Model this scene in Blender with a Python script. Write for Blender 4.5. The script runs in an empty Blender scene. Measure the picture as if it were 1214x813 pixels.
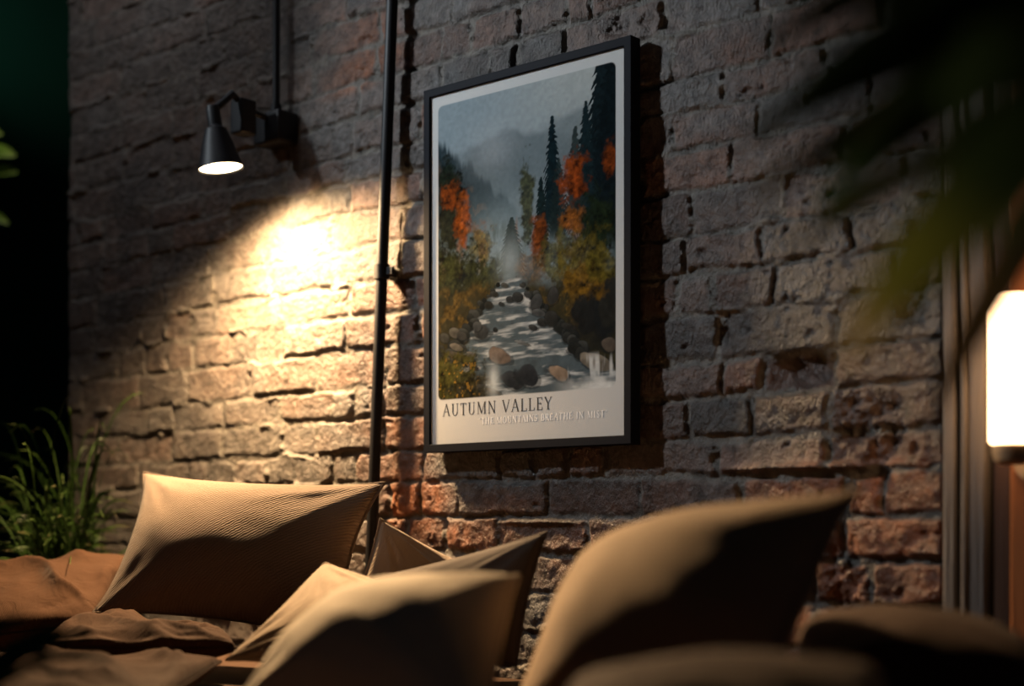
import bpy, bmesh, math, random
import numpy as np
from mathutils import Vector, Matrix

random.seed(7)
rng = np.random.default_rng(7)
C = bpy.context.scene.collection
S = bpy.context.scene

# ------------------------------------------------------------------ camera
F = 1686.0; PX = 607.0; HY = 620.0
CAM = Vector((0.0, -2.15, 0.75))
AX = Vector((-0.646, 0.7633, 0.0)).normalized()
RT = Vector((AX.y, -AX.x, 0.0))

def P(px, py, d):                       # photo pixel + distance along the view axis -> world point
    return CAM + AX*d + RT*((px-PX)/F*d) + Vector((0, 0, (HY-py)/F*d))
def Q(px, py, y):                       # photo pixel -> world point on the plane Y = y
    r = AX + RT*((px-PX)/F)
    return P(px, py, (y-CAM.y)/r.y)
def XW(px, y=0.0): return Q(px, 0, y).x

cd = bpy.data.cameras.new('camera'); cam = bpy.data.objects.new('camera', cd); C.objects.link(cam)
cam.location = CAM
cam.rotation_euler = (math.pi/2, 0, math.atan2(-AX.x, AX.y))
cd.sensor_width = 36; cd.lens = F/1214*36
cd.shift_y = (HY-406.5)/1214
cd.clip_start = 0.02
cd.dof.use_dof = True
cd.dof.focus_distance = 2.72
cd.dof.aperture_fstop = 1.35
S.camera = cam

# ------------------------------------------------------------------ helpers
def mesh_np(name, co, quads):
    me = bpy.data.meshes.new(name)
    co = np.asarray(co, dtype=np.float32); q = np.asarray(quads, dtype=np.int32)
    me.vertices.add(len(co)); me.vertices.foreach_set('co', co.ravel())
    n, k = q.shape
    me.loops.add(n*k); me.loops.foreach_set('vertex_index', q.ravel())
    me.polygons.add(n)
    me.polygons.foreach_set('loop_start', np.arange(0, n*k, k, dtype=np.int32))
    me.polygons.foreach_set('use_smooth', np.ones(n, dtype=bool))
    me.update(calc_edges=True); me.validate()
    return me
def grid_quads(nx, ny, off=0, flip=False):
    i, j = np.meshgrid(np.arange(nx-1), np.arange(ny-1))
    a = (j*nx+i).ravel()+off
    q = np.stack([a, a+1, a+nx+1, a+nx], 1)
    return q[:, ::-1] if flip else q
def vcol(me, rgb, name='col'):
    at = me.color_attributes.new(name, 'FLOAT_COLOR', 'POINT')
    c = np.ones((len(me.vertices), 4), dtype=np.float32); c[:, :3] = rgb
    at.data.foreach_set('color', c.ravel())
def link(name, me, mat=None, parent=None):
    o = bpy.data.objects.new(name, me); C.objects.link(o)
    if mat: me.materials.append(mat)
    if parent: o.parent = parent
    return o
def obj(name, bm, mat, parent=None, smooth=True, bevel=0, sharp=35):
    me = bpy.data.meshes.new(name)
    bmesh.ops.recalc_face_normals(bm, faces=bm.faces)
    bm.to_mesh(me); bm.free()
    for p in me.polygons: p.use_smooth = smooth
    o = link(name, me, mat, parent)
    if bevel:
        b = o.modifiers.new('bevel', 'BEVEL'); b.width = bevel; b.segments = 3; b.limit_method = 'ANGLE'
        b.harden_normals = False
    if smooth:
        try: me.set_sharp_from_angle(angle=math.radians(sharp))
        except Exception: pass
    return o
def tag(o, label, cat, group=None):
    o['label'] = label; o['category'] = cat
    if group: o['group'] = group
    return o
def struct(o):
    o['kind'] = 'structure'; return o
def thing(name, label, cat, loc):
    o = bpy.data.objects.new(name, None); C.objects.link(o); o.location = loc
    o.empty_display_size = .05
    return tag(o, label, cat)
def box(bm, lo, hi, M=None):
    vs = [bm.verts.new((x, y, z)) for z in (lo[2], hi[2]) for y in (lo[1], hi[1]) for x in (lo[0], hi[0])]
    for f in ((0,2,3,1),(4,5,7,6),(0,1,5,4),(2,6,7,3),(0,4,6,2),(1,3,7,5)):
        bm.faces.new([vs[i] for i in f])
    if M:
        for v in vs: v.co = M @ v.co
    return vs
def frame_of(d):
    d = d.normalized(); a = Vector((0, 0, 1)) if abs(d.z) < .9 else Vector((1, 0, 0))
    u = d.cross(a).normalized(); return u, d.cross(u).normalized()
def tube(bm, pts, rad, n=14, cap=True):
    pts = [Vector(p) for p in pts]
    if not hasattr(rad, '__len__'): rad = [rad]*len(pts)
    rings = []; u = None
    for i, p in enumerate(pts):
        d = (pts[min(i+1, len(pts)-1)]-pts[max(i-1, 0)])
        if u is None: u, v = frame_of(d)
        else:
            d = d.normalized(); u = (u-d*u.dot(d)).normalized()
        v = d.normalized().cross(u)
        rings.append([bm.verts.new(p+(u*math.cos(a)+v*math.sin(a))*rad[i]) for a in [2*math.pi*k/n for k in range(n)]])
    for a, b in zip(rings, rings[1:]):
        for k in range(n): bm.faces.new((a[k], a[(k+1) % n], b[(k+1) % n], b[k]))
    if cap:
        bm.faces.new(rings[0][::-1]); bm.faces.new(rings[-1])
def lathe(bm, prof, n=40, M=None):      # prof: (r, z) list
    rings = []
    for r, z in prof:
        if r < 1e-6: rings.append([bm.verts.new((0, 0, z))])
        else: rings.append([bm.verts.new((r*math.cos(2*math.pi*k/n), r*math.sin(2*math.pi*k/n), z)) for k in range(n)])
    for a, b in zip(rings, rings[1:]):
        for k in range(n):
            k2 = (k+1) % n
            if len(a) == 1 and len(b) == 1: continue
            if len(a) == 1: bm.faces.new((a[0], b[k2], b[k]))
            elif len(b) == 1: bm.faces.new((a[k], a[k2], b[0]))
            else: bm.faces.new((a[k], a[k2], b[k2], b[k]))
    if M:
        for r in rings:
            for v in r: v.co = M @ v.co
# numpy noise
def vnoise(x, y, seed):
    def h(i, j):
        n = (i.astype(np.int64)*374761393 + j.astype(np.int64)*668265263 + seed*974711) & 0x7fffffff
        n = ((n ^ (n >> 13))*1274126177) & 0x7fffffff
        return ((n ^ (n >> 16)) & 0xffff)/65535.0
    xi = np.floor(x); yi = np.floor(y); fx = x-xi; fy = y-yi
    fx = fx*fx*(3-2*fx); fy = fy*fy*(3-2*fy)
    a = h(xi, yi); b = h(xi+1, yi); c = h(xi, yi+1); d = h(xi+1, yi+1)
    return (a*(1-fx)+b*fx)*(1-fy)+(c*(1-fx)+d*fx)*fy
def fbm(x, y, seed, octv=4, gain=.5):
    s = 0; a = 1; t = 0
    for k in range(octv):
        s = s+a*vnoise(x*2**k, y*2**k, seed+k*17); t += a; a *= gain
    return s/t                           # 0..1
def sm(a, b, x):
    t = np.clip((x-a)/(b-a), 0, 1); return t*t*(3-2*t)

# ------------------------------------------------------------------ materials
def srgb(r, g, b):
    f = lambda c: (c/255/12.92 if c/255 <= .04045 else ((c/255+.055)/1.055)**2.4)
    return (f(r), f(g), f(b), 1)
class N:
    def __init__(s, name):
        s.m = bpy.data.materials.new(name); s.m.use_nodes = True
        s.t = s.m.node_tree; s.p = s.t.nodes['Principled BSDF']; s.o = s.t.nodes['Material Output']
    def n(s, typ, **kw):
        x = s.t.nodes.new(typ)
        for k, v in kw.items():
            if k in x.inputs: x.inputs[k].default_value = v
            else: setattr(x, k, v)
        return x
    def l(s, a, b): s.t.links.new(a, b)
def simple(name, col, rough=.6, metal=0, spec=.5, nscale=0, namp=.25, bump=0, bscale=60, stretch=(1, 1, 1), sheen=0, coat=0):
    k = N(name); p = k.p
    p.inputs['Roughness'].default_value = rough; p.inputs['Metallic'].default_value = metal
    p.inputs['Specular IOR Level'].default_value = spec
    p.inputs['Coat Weight'].default_value = coat
    if sheen: p.inputs['Sheen Weight'].default_value = sheen; p.inputs['Sheen Roughness'].default_value = .5
    p.inputs['Base Color'].default_value = col
    tc = k.n('ShaderNodeTexCoord'); mp = k.n('ShaderNodeMapping'); mp.inputs['Scale'].default_value = stretch
    k.l(tc.outputs['Object'], mp.inputs['Vector'])
    if nscale:
        nz = k.n('ShaderNodeTexNoise', Scale=nscale, Detail=5.0); k.l(mp.outputs[0], nz.inputs['Vector'])
        mx = k.n('ShaderNodeMix', data_type='RGBA')
        mx.inputs[6].default_value = tuple(c*(1-namp) for c in col[:3])+(1,)
        mx.inputs[7].default_value = tuple(min(1, c*(1+namp)) for c in col[:3])+(1,)
        k.l(nz.outputs['Fac'], mx.inputs[0]); k.l(mx.outputs[2], p.inputs['Base Color'])
    if bump:
        nb = k.n('ShaderNodeTexNoise', Scale=bscale, Detail=4.0); k.l(mp.outputs[0], nb.inputs['Vector'])
        b = k.n('ShaderNodeBump', Strength=bump, Distance=.004); k.l(nb.outputs['Fac'], b.inputs['Height'])
        k.l(b.outputs[0], p.inputs['Normal'])
    return k.m
def fabric(name, col, namp=.15, wave=900, wamp=.35, crease=.3, rough=.9, rot=.5, sheen=.10):
    k = N(name); p = k.p
    p.inputs['Roughness'].default_value = rough; p.inputs['Specular IOR Level'].default_value = .15
    p.inputs['Sheen Weight'].default_value = sheen; p.inputs['Sheen Roughness'].default_value = .4
    uv = k.n('ShaderNodeUVMap'); mp = k.n('ShaderNodeMapping'); mp.inputs['Rotation'].default_value = (0, 0, rot)
    k.l(uv.outputs[0], mp.inputs['Vector'])
    nz = k.n('ShaderNodeTexNoise', Scale=9.0, Detail=6.0); k.l(mp.outputs[0], nz.inputs['Vector'])
    mx = k.n('ShaderNodeMix', data_type='RGBA')
    mx.inputs[6].default_value = tuple(c*(1-namp) for c in col[:3])+(1,)
    mx.inputs[7].default_value = tuple(min(1, c*(1+namp)) for c in col[:3])+(1,)
    k.l(nz.outputs['Fac'], mx.inputs[0]); k.l(mx.outputs[2], p.inputs['Base Color'])
    wv = k.n('ShaderNodeTexWave', Scale=wave, Distortion=4.0, Detail=3.0); wv.inputs['Detail Scale'].default_value = 1.5
    k.l(mp.outputs[0], wv.inputs['Vector'])
    b1 = k.n('ShaderNodeBump', Strength=wamp, Distance=.0015); k.l(wv.outputs['Fac'], b1.inputs['Height'])
    n2 = k.n('ShaderNodeTexNoise', Scale=22.0, Detail=4.0); n2.inputs['Distortion'].default_value = 1.2
    k.l(mp.outputs[0], n2.inputs['Vector'])
    b2 = k.n('ShaderNodeBump', Strength=crease, Distance=.006); k.l(n2.outputs['Fac'], b2.inputs['Height'])
    k.l(b1.outputs[0], b2.inputs['Normal']); k.l(b2.outputs[0], p.inputs['Normal'])
    return k.m
def vcmat(name, rough=.6, spec=.4, noise=0, bump=0, bscale=80, coat=0, trans=0):
    k = N(name); p = k.p
    p.inputs['Roughness'].default_value = rough; p.inputs['Specular IOR Level'].default_value = spec
    p.inputs['Coat Weight'].default_value = coat
    a = k.n('ShaderNodeVertexColor', layer_name='col')
    k.l(a.outputs[0], p.inputs['Base Color'])
    if trans:
        tr = k.n('ShaderNodeBsdfTranslucent'); k.l(a.outputs[0], tr.inputs[0])
        ms = k.n('ShaderNodeMixShader'); ms.inputs[0].default_value = trans
        k.l(p.outputs[0], ms.inputs[1]); k.l(tr.outputs[0], ms.inputs[2]); k.l(ms.outputs[0], k.o.inputs['Surface'])
    if bump:
        tc = k.n('ShaderNodeTexCoord')
        nb = k.n('ShaderNodeTexNoise', Scale=bscale, Detail=6.0); k.l(tc.outputs['Object'], nb.inputs['Vector'])
        b = k.n('ShaderNodeBump', Strength=bump, Distance=.003); k.l(nb.outputs['Fac'], b.inputs['Height'])
        k.l(b.outputs[0], p.inputs['Normal'])
    return k.m
def emit(name, col, strength):
    k = N(name); k.p.inputs['Emission Color'].default_value = col; k.p.inputs['Emission Strength'].default_value = strength
    k.p.inputs['Base Color'].default_value = (.8, .75, .65, 1)
    return k.m

M_black = simple('black_powder_coat', (.007, .007, .009, 1), .5, spec=.25, nscale=40, namp=.2)
M_frame = simple('black_frame_paint', (.008, .009, .013, 1), .55, spec=.04, nscale=30, namp=.15)
M_green_wall = simple('dark_green_paint', (.01, .05, .034, 1), .9, spec=.1, nscale=3, namp=.25)
M_floor = simple('dark_floor_boards', (.05, .032, .02, 1), .5, nscale=6, namp=.4, stretch=(1, 12, 1))
M_ceil = simple('dark_ceiling_paint', (.05, .05, .05, 1), .9, nscale=4, namp=.1)
M_plaster = simple('dark_plaster', (.06, .05, .045, 1), .9, nscale=5, namp=.2, bump=.4, bscale=30)
M_tan = fabric('tan_ribbed_fabric', (.18, .130, .096, 1), wave=55, wamp=.8, crease=.15, rot=.9)
M_cream = fabric('cream_linen', (.60, .50, .385, 1), wave=90, wamp=.2, crease=.12)
M_beige = fabric('beige_linen', (.25, .185, .13, 1), wave=90, wamp=.2, crease=.4)
M_beige2 = fabric('oatmeal_linen', (.42, .31, .22, 1), wave=90, wamp=.2, crease=.4)
M_char = fabric('taupe_velvet', (.055, .042, .034, 1), sheen=.04, wave=90, wamp=.2, crease=.12)
M_camel = fabric('camel_cotton', (.29, .20, .125, 1), wave=90, wamp=.2, crease=.08)
M_brown = fabric('brown_linen', (.050, .023, .011, 1), wave=80, wamp=.4, crease=.8, sheen=.04)
M_brown2 = fabric('chocolate_linen', (.05, .025, .014, 1), sheen=.02, wave=80, wamp=.3, crease=.4)
M_sofa = fabric('sofa_cloth', (.05, .026, .015, 1), sheen=.03, wave=80, wamp=.4, crease=.5)
M_wood = simple('orange_varnished_wood', (.30, .10, .03, 1), .4, nscale=9, namp=.45, stretch=(6, 6, .35), bump=.2, bscale=30)
M_dwood = simple('dark_stained_wood', (.06, .026, .012, 1), .5, nscale=9, namp=.45, stretch=(6, 6, .35), bump=.3, bscale=30)
M_old = simple('weathered_grey_timber', (.15, .125, .105, 1), .7, nscale=14, namp=.6, stretch=(7, 7, .4), bump=1.0, bscale=26)
M_brass = simple('aged_brass', (.42, .29, .17, 1), .5, metal=.3, nscale=30, namp=.2)
M_pot = simple('charcoal_clay', (.03, .028, .026, 1), .7, nscale=20, namp=.3, bump=.3)
M_soil = simple('dark_soil', (.02, .014, .009, 1), .95, nscale=60, namp=.5, bump=1, bscale=90)
M_leaf = vcmat('leaf', rough=.45, spec=.4, trans=.25)
M_paper = vcmat('printed_paper', rough=.9, spec=.03)
M_ink = simple('black_ink', (.012, .012, .014, 1), .7, nscale=50, namp=.1)
M_ink2 = simple('pale_ink', (.93, .92, .90, 1), .6, nscale=50, namp=.03)
M_lamp = emit('lamp_diffuser', (1, .80, .50, 1), 14)
M_shade = emit('frosted_glass_glow', (1, .60, .30, 1), 8)
k = N('clear_glass')                      # thin pane: mostly clear, a little mirror at grazing angles
g = k.n('ShaderNodeBsdfGlossy', Roughness=.05); t = k.n('ShaderNodeBsdfTransparent'); fr = k.n('ShaderNodeLayerWeight', Blend=.5); fp = k.n('ShaderNodeMath', operation='POWER'); fp.inputs[1].default_value = 5
k.l(fr.outputs['Facing'], fp.inputs[0]); fm = k.n('ShaderNodeMath', operation='MULTIPLY_ADD'); fm.inputs[1].default_value = .6; fm.inputs[2].default_value = .03
k.l(fp.outputs[0], fm.inputs[0])
ms = k.n('ShaderNodeMixShader'); k.l(fm.outputs[0], ms.inputs[0]); k.l(t.outputs[0], ms.inputs[1]); k.l(g.outputs[0], ms.inputs[2])
k.l(ms.outputs[0], k.o.inputs['Surface']); M_glass = k.m

# brick material: colours come from the wall's colour attribute, grain from noise
k = N('old_brick'); p = k.p
a = k.n('ShaderNodeVertexColor', layer_name='col')
tc = k.n('ShaderNodeTexCoord')
n1 = k.n('ShaderNodeTexNoise', Scale=38.0, Detail=8.0, Roughness=.65); k.l(tc.outputs['Object'], n1.inputs['Vector'])
rp = k.n('ShaderNodeMapRange'); rp.inputs[1].default_value = .3; rp.inputs[2].default_value = .7
rp.inputs[3].default_value = .22; rp.inputs[4].default_value = 1.08; k.l(n1.outputs['Fac'], rp.inputs[0])
mu = k.n('ShaderNodeMix', data_type='RGBA', blend_type='MULTIPLY'); mu.inputs[0].default_value = 1
k.l(a.outputs[0], mu.inputs[6]); k.l(rp.outputs[0], mu.inputs[7]); k.l(mu.outputs[2], p.inputs['Base Color'])
rr = k.n('ShaderNodeMapRange'); rr.inputs[3].default_value = .24; rr.inputs[4].default_value = .60; k.l(n1.outputs['Fac'], rr.inputs[0])
k.l(rr.outputs[0], p.inputs['Roughness']); p.inputs['Specular IOR Level'].default_value = .5
mp = k.n('ShaderNodeMapping'); mp.inputs['Scale'].default_value = (1, 1, .4); mp.inputs['Rotation'].default_value = (0, .25, 0)
k.l(tc.outputs['Object'], mp.inputs[0])
n2 = k.n('ShaderNodeTexNoise', Scale=260.0, Detail=5.0, Roughness=.6); k.l(mp.outputs[0], n2.inputs['Vector'])
n3 = k.n('ShaderNodeTexNoise', Scale=90.0, Detail=5.0, Roughness=.6); k.l(tc.outputs['Object'], n3.inputs['Vector'])
b1 = k.n('ShaderNodeBump', Strength=1, Distance=.006); k.l(n2.outputs['Fac'], b1.inputs['Height'])
b2 = k.n('ShaderNodeBump', Strength=.8, Distance=.007); k.l(n3.outputs['Fac'], b2.inputs['Height']); k.l(b1.outputs[0], b2.inputs['Normal'])
k.l(b2.outputs[0], p.inputs['Normal'])
M_brick = k.m

# ------------------------------------------------------------------ brick wall (real relief)
X0, X1 = XW(82), XW(1116)
E = CAM.z
joint_h = [.957+.0735*i for i in range(19, 0, -1)] + [.957, .882, .80, .739, .67, .595, .517, .447, .375, .292, .226, .152, .086, .013, -.06, -.133] + [-.133-.0735*i for i in range(1, 9)]
joint_h = np.array(sorted(h+E for h in joint_h))            # ascending
known = {  # upper joint height (above the eye) -> photo x of head joints seen in that course
 1.03: [560, 616, 671, 700], .957: [523, 583, 612, 670], .882: [797, 913], .80: [858], .739: [797, 898], .67: [865, 1000], .595: [819, 930],
 .517: [198, 259, 332, 902, 1010], .447: [198, 275, 336, 409, 845, 917, 1060], .375: [165, 222, 298, 373, 850, 989],
 .292: [206, 265, 332, 395, 418, 902, 985], .226: [140, 263, 375, 815, 889, 981], .152: [245, 316, 395, 422, 501, 590, 673, 716, 848, 981],
 .086: [542, 649, 759, 1045], .013: [480, 591, 697, 1000], -.06: [560, 680, 790, 900, 1030]}
zs = np.concatenate([np.arange(0, .40, .02), np.arange(.40, 2.22, .0029), np.arange(2.22, 3.195, .02), [3.20]])
xs = np.concatenate([np.arange(X0, -2.2, .0036), np.arange(-2.2, X1-.0015, .0027), [X1]])
X, Z = np.meshgrid(xs, zs)
Zw = Z + (fbm(X*2.2, Z*2.2, 11, 3)-.5)*.016 + (fbm(X*14, Z*14, 12, 3)-.5)*.009
row = np.clip(np.searchsorted(joint_h, Zw.ravel())-1, 0, len(joint_h)-2).reshape(X.shape)
zlo = joint_h[row]; zhi = joint_h[row+1]
dz = np.minimum(Zw-zlo, zhi-Zw)
Xw_ = X + (fbm(X*9, Z*30, 13, 3)-.5)*.012 + (fbm(X*60, Z*60, 14, 2)-.5)*.004
dx = np.full(X.shape, 9.); bid = np.zeros(X.shape, int); bx = np.zeros(X.shape)
for r in range(len(joint_h)-1):
    top = joint_h[r+1]-E
    fix = []
    for kx, v in known.items():
        if abs(kx-top) < .005: fix = sorted(XW(q) for q in v)
    hj = [X0-rng.uniform(.05, .2)]
    while hj[-1] < X1+.3:
        nx_ = [f for f in fix if f > hj[-1]+.045]
        L = rng.choice([.205, .215, .225, .105], p=[.3, .3, .25, .15])+rng.uniform(-.012, .012)
        if nx_ and nx_[0] < hj[-1]+L+.06: hj.append(nx_[0])
        else: hj.append(hj[-1]+L)
    hj = np.array(hj)
    m = row == r
    if not m.any(): continue
    xv = Xw_[m]; i = np.clip(np.searchsorted(hj, xv)-1, 0, len(hj)-2)
    dx[m] = np.minimum(xv-hj[i], hj[i+1]-xv); bid[m] = r*60+i; bx[m] = (hj[i]+hj[i+1])/2
nb = 60*len(joint_h)
off = rng.normal(0, .0020, nb); tiltx = rng.normal(0, .018, nb); tiltz = rng.normal(0, .04, nb)
rough = sm(-2.55, -2.15, X)                                   # left part has flush, smeared joints
jw = .0045+.0020*fbm(X*6, Z*6, 20, 2)
chip = (fbm(X*38, Z*38, 21, 4)-.5)*.013+(fbm(X*11, Z*11, 22, 3)-.5)*.010
d = np.minimum(dx*1.0, dz)+chip
face = sm(jw-.004, jw+.005, d)
mort = -.0025-.0052*rough*(.3+1.2*fbm(X*16, Z*16, 23, 4)) + .006*(fbm(X*70, Z*70, 24, 4)-.5) + .010*sm(.58, .75, fbm(X*9, Z*22, 25, 4))
ht = off[bid]+tiltx[bid]*(X-bx)*.35+tiltz[bid]*(Z-(zlo+zhi)/2)*.5
surf = ht + .0060*(fbm(X*13, Z*20, 26, 4)-.5)+.0050*(fbm(X*55, Z*55, 27, 4)-.5)*(.45+.55*rough) - .007*sm(.70, .86, fbm(X*24, Z*30, 28, 4))*rough
height = mort*(1-face)+surf*face
def patch(xc, zc, rx, rz): return np.exp(-(((X-xc)/rx)**4+((Z-zc)/rz)**4))
# the broken brick and the crumbled pockets right of the frame
q = Q(950, 440, 0); hole = patch(q.x, q.z, .065, .030); height -= .030*hole*(.55+.9*fbm((X+Z*.9)*34, Z*6, 31, 3))
for px, py, rx, rz, dep in ((1010, 500, .035, .055, .026), (1050, 505, .03, .05, .03), (1085, 350, .03, .05, .02), (1090, 300, .02, .06, .015), (1035, 560, .03, .03, .02),
                            (470, 600, .04, .05, .012), (355, 125, .02, .06, .008), (730, 30, .03, .02, .02), (1000, 690, .03, .06, .02), (855, 390, .012, .03, .022)):
    q = Q(px, py, 0); pm = patch(q.x, q.z, rx, rz)
    height += pm*(-dep*.55+dep*1.5*(fbm(X*48, Z*48, int(px), 4)-.5))
q = Q(960, 556, 0); lg = np.exp(-(((X-q.x)/.16)**4+((Z-q.z-.004)/.007)**2)); height += .013*lg*(.4+fbm(X*60, Z*60, 33, 3))
q = Q(640, 618, 0); lg = np.exp(-(((X-q.x)/.10)**4+((Z-q.z)/.006)**2)); height += .012*lg
# low bricks stand proud and rough near the sofa
low = sm(E+.03, E-.04, Z)*rough
height += low*(.010*(fbm(X*30, Z*30, 35, 4)-.5))
# colours of clay and mortar
tone = rng.uniform(.55, 1.35, nb); red = np.clip(rng.normal(.12, .16, nb), 0, .6)
redb = red[bid] + 1.3*np.clip(sm(-1.42, -1.02, X)*sm(E+.17, E+.03, Z), 0, 1)
for px, py, rx, rz, a_ in ((440, 60, .10, .05, .8), (408, 95, .09, .035, .8), (430, 20, .1, .03, .5), (490, 600, .09, .06, .9), (480, 480, .10, .25, .55), (660, 600, .25, .03, .35), (620, 640, .3, .04, .5)):
    q = Q(px, py, 0); redb = redb+a_*patch(q.x, q.z, rx, rz)
redb = np.clip(redb+.35*(fbm(X*10, Z*14, 41, 4)-.5), 0, 1)[..., None]
clay = (1-redb)*np.array([.118, .100, .090])+redb*np.array([.36, .125, .050])
clay = clay*tone[bid][..., None]*(.7+.6*fbm(X*7, Z*11, 42, 5))[..., None]
wash = sm(.52, .74, fbm(X*8, Z*13, 43, 5))[..., None]*.55
wash = wash*(1-.85*redb)
clay = clay*(1-wash)+np.array([.185, .182, .182])*wash
leftc = (1-rough)[..., None]*.55
clay = clay*(1-leftc)+np.array([.20, .175, .15])*leftc*(.6+.8*fbm(X*5, Z*9, 45, 4))[..., None]+0
mc = np.array([.21, .185, .155])*(.55+.75*fbm(X*30, Z*30, 44, 4))[..., None]
f3 = face[..., None]
col = mc*(1-f3)+clay*f3
soot = sm(.60, .74, fbm(X*3.2, Z*3.2, 46, 4))[..., None]*.5
col = col*(1-soot)+np.array([.045, .042, .042])*soot
ny, nx = X.shape
co = np.stack([X, -height, Z], -1).reshape(-1, 3)
quads = grid_quads(nx, ny)
# close the wall: back face and edges
base = len(co)
ring = np.concatenate([np.arange(nx), np.arange(2*nx-1, ny*nx, nx), np.arange(ny*nx-2, (ny-1)*nx-1, -1), np.arange((ny-2)*nx, 0, -nx)])
back = co[ring].copy(); back[:, 1] = .22
q2 = np.stack([ring, base+np.arange(len(ring)), base+np.roll(np.arange(len(ring)), -1), np.roll(ring, -1)], 1)
me = mesh_np('wall_back', np.concatenate([co, back]), np.concatenate([quads, q2]))
vcol(me, np.concatenate([col.reshape(-1, 3), col.reshape(-1, 3)[ring]]))
struct(link('wall_back', me, M_brick))

# ------------------------------------------------------------------ rest of the room
bm = bmesh.new(); box(bm, (-5.6, -3.4, -.06), (.9, 2.6, 0)); struct(obj('floor', bm, M_floor))
bm = bmesh.new(); box(bm, (-5.6, -3.4, 3.20), (.9, 2.6, 3.26)); struct(obj('ceiling', bm, M_ceil))
bm = bmesh.new(); box(bm, (-5.6, -3.4, 0), (-5.5, 2.6, 3.2)); struct(obj('wall_left', bm, M_green_wall))
xa, xb, xc, xd = XW(1116, -.03), XW(1168, -.03), XW(1178, -.02), XW(1199, -.02)
bm = bmesh.new()
w = (xb-xa)
box(bm, (xa, -.026, 0), (xa+w*.30, .2, 3.2)); box(bm, (xa+w*.31, -.016, 0), (xa+w*.45, .2, 3.2))
box(bm, (xa+w*.46, -.034, 0), (xa+w*.60, .2, 3.2)); box(bm, (xa+w*.61, -.030, 0), (xb, .2, 3.2))
struct(obj('trim_1', bm, M_old, bevel=.004))
bm = bmesh.new(); box(bm, (xb, .03, 0), (xc, .2, 3.2)); box(bm, (xc, -.022, 0), (xd, .2, 3.2)); struct(obj('trim_2', bm, M_dwood, bevel=.003))
bm = bmesh.new(); box(bm, (xd+.001, -.03, 0), (xd+.12, .2, 3.2)); struct(obj('trim_3', bm, M_wood, bevel=.004))
bm = bmesh.new(); box(bm, (xd+.122, 0, 0), (.9, .2, 3.2)); struct(obj('wall_right', bm, M_plaster))

# ------------------------------------------------------------------ framed poster
yf = -.038                                                    # front of the frame
fx0, fx1 = XW(502, yf), XW(748, yf)
fz1 = Q(748, 41, yf).z; fz0 = Q(748, 526, yf).z
W, H = fx1-fx0, fz1-fz0
poster = thing('framed_poster', 'framed mountain river poster in thin black frame on the brick wall', 'poster', ((fx0+fx1)/2, 0, fz0))
PO = Vector(((fx0+fx1)/2, 0, fz0))
def loc(v): return Vector(v)-PO
fw = .0165
bars = [((fx0, yf, fz0), (fx1, -.008, fz0+fw)), ((fx0, yf, fz1-fw), (fx1, -.008, fz1)), ((fx0, yf, fz0+fw), (fx0+fw, -.008, fz1-fw)), ((fx1-fw, yf, fz0+fw), (fx1, -.008, fz1-fw))]
bm = bmesh.new()                                              # mitred moulding as one part
o_ = [(fx0, fz0), (fx1, fz0), (fx1, fz1), (fx0, fz1)]; i_ = [(fx0+fw, fz0+fw), (fx1-fw, fz0+fw), (fx1-fw, fz1-fw), (fx0+fw, fz1-fw)]
L = []
for y, off_ in ((-.008, 0), (yf, 0)):
    L.append([bm.verts.new(loc((x, y, z))) for x, z in o_])
for y in (yf, -.008):
    L.append([bm.verts.new(loc((x, y, z))) for x, z in i_])
for a_, b_ in zip(L, L[1:]+L[:1]):
    for j in range(4): bm.faces.new((a_[j], a_[(j+1) % 4], b_[(j+1) % 4], b_[j]))
fo = obj('frame', bm, M_frame, poster, bevel=.0012)
bm = bmesh.new(); box(bm, loc((fx0+fw, -.012, fz0+fw)), loc((fx1-fw, -.0085, fz1-fw))); obj('backing_board', bm, M_pot, poster)
bm = bmesh.new(); box(bm, loc((fx0+fw, yf+.0028, fz0+fw)), loc((fx1-fw, yf+.0042, fz1-fw))); obj('glass_pane', bm, M_glass, poster, smooth=False)

# print: painted as colour on a fine sheet
yp = yf+.0055
px0, px1 = fx0+fw, fx1-fw; pz0, pz1 = fz0+fw, fz1-fw
nx, ny = 330, 500
u = np.linspace(px0, px1, nx); v = np.linspace(pz1, pz0, ny)
GX, GZ = np.meshgrid(u, v)
ix0, ix1 = XW(519.5, yp), XW(730, yp)
iz1 = fz1-.052*H; iz0 = fz1-.857*H
U = (GX-ix0)/(ix1-ix0); V = (iz1-GZ)/(iz1-iz0)
def C3(r, g, b): return np.array(srgb(r, g, b)[:3])
art = np.zeros(U.shape+(3,))
def lay(c, a):
    global art
    a = np.clip(a, 0, 1)[..., None]; c = np.asarray(c)
    art = art*(1-a)+c*a
fog1 = fbm(U*2.6, V*3.4, 101, 5); fog2 = fbm(U*5, V*7, 102, 5); fine = fbm(U*70, V*100, 103, 3); med = fbm(U*22, V*30, 104, 4)
art[:] = C3(146, 160, 166)
lay(C3(190, 192, 187), sm(.15, .9, U)*sm(.35, .0, V)*.8)
# far mountain
ridge = .12+.16*np.abs(U-.42)+.05*(fbm(U*9, V*0, 105, 4)-.5)
lay(C3(96, 108, 112), sm(ridge, ridge+.03, V)*sm(.62, .25, V)*(.45+.7*fog2)*sm(.02, .25, U)*sm(.95, .6, U))
ridge2 = .10+.12*np.abs(U-.86)+.04*(fbm(U*11, V*0, 106, 4)-.5)
lay(C3(120, 130, 132), sm(ridge2, ridge2+.03, V)*sm(.5, .2, V)*.7*sm(.55, .75, U))
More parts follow.
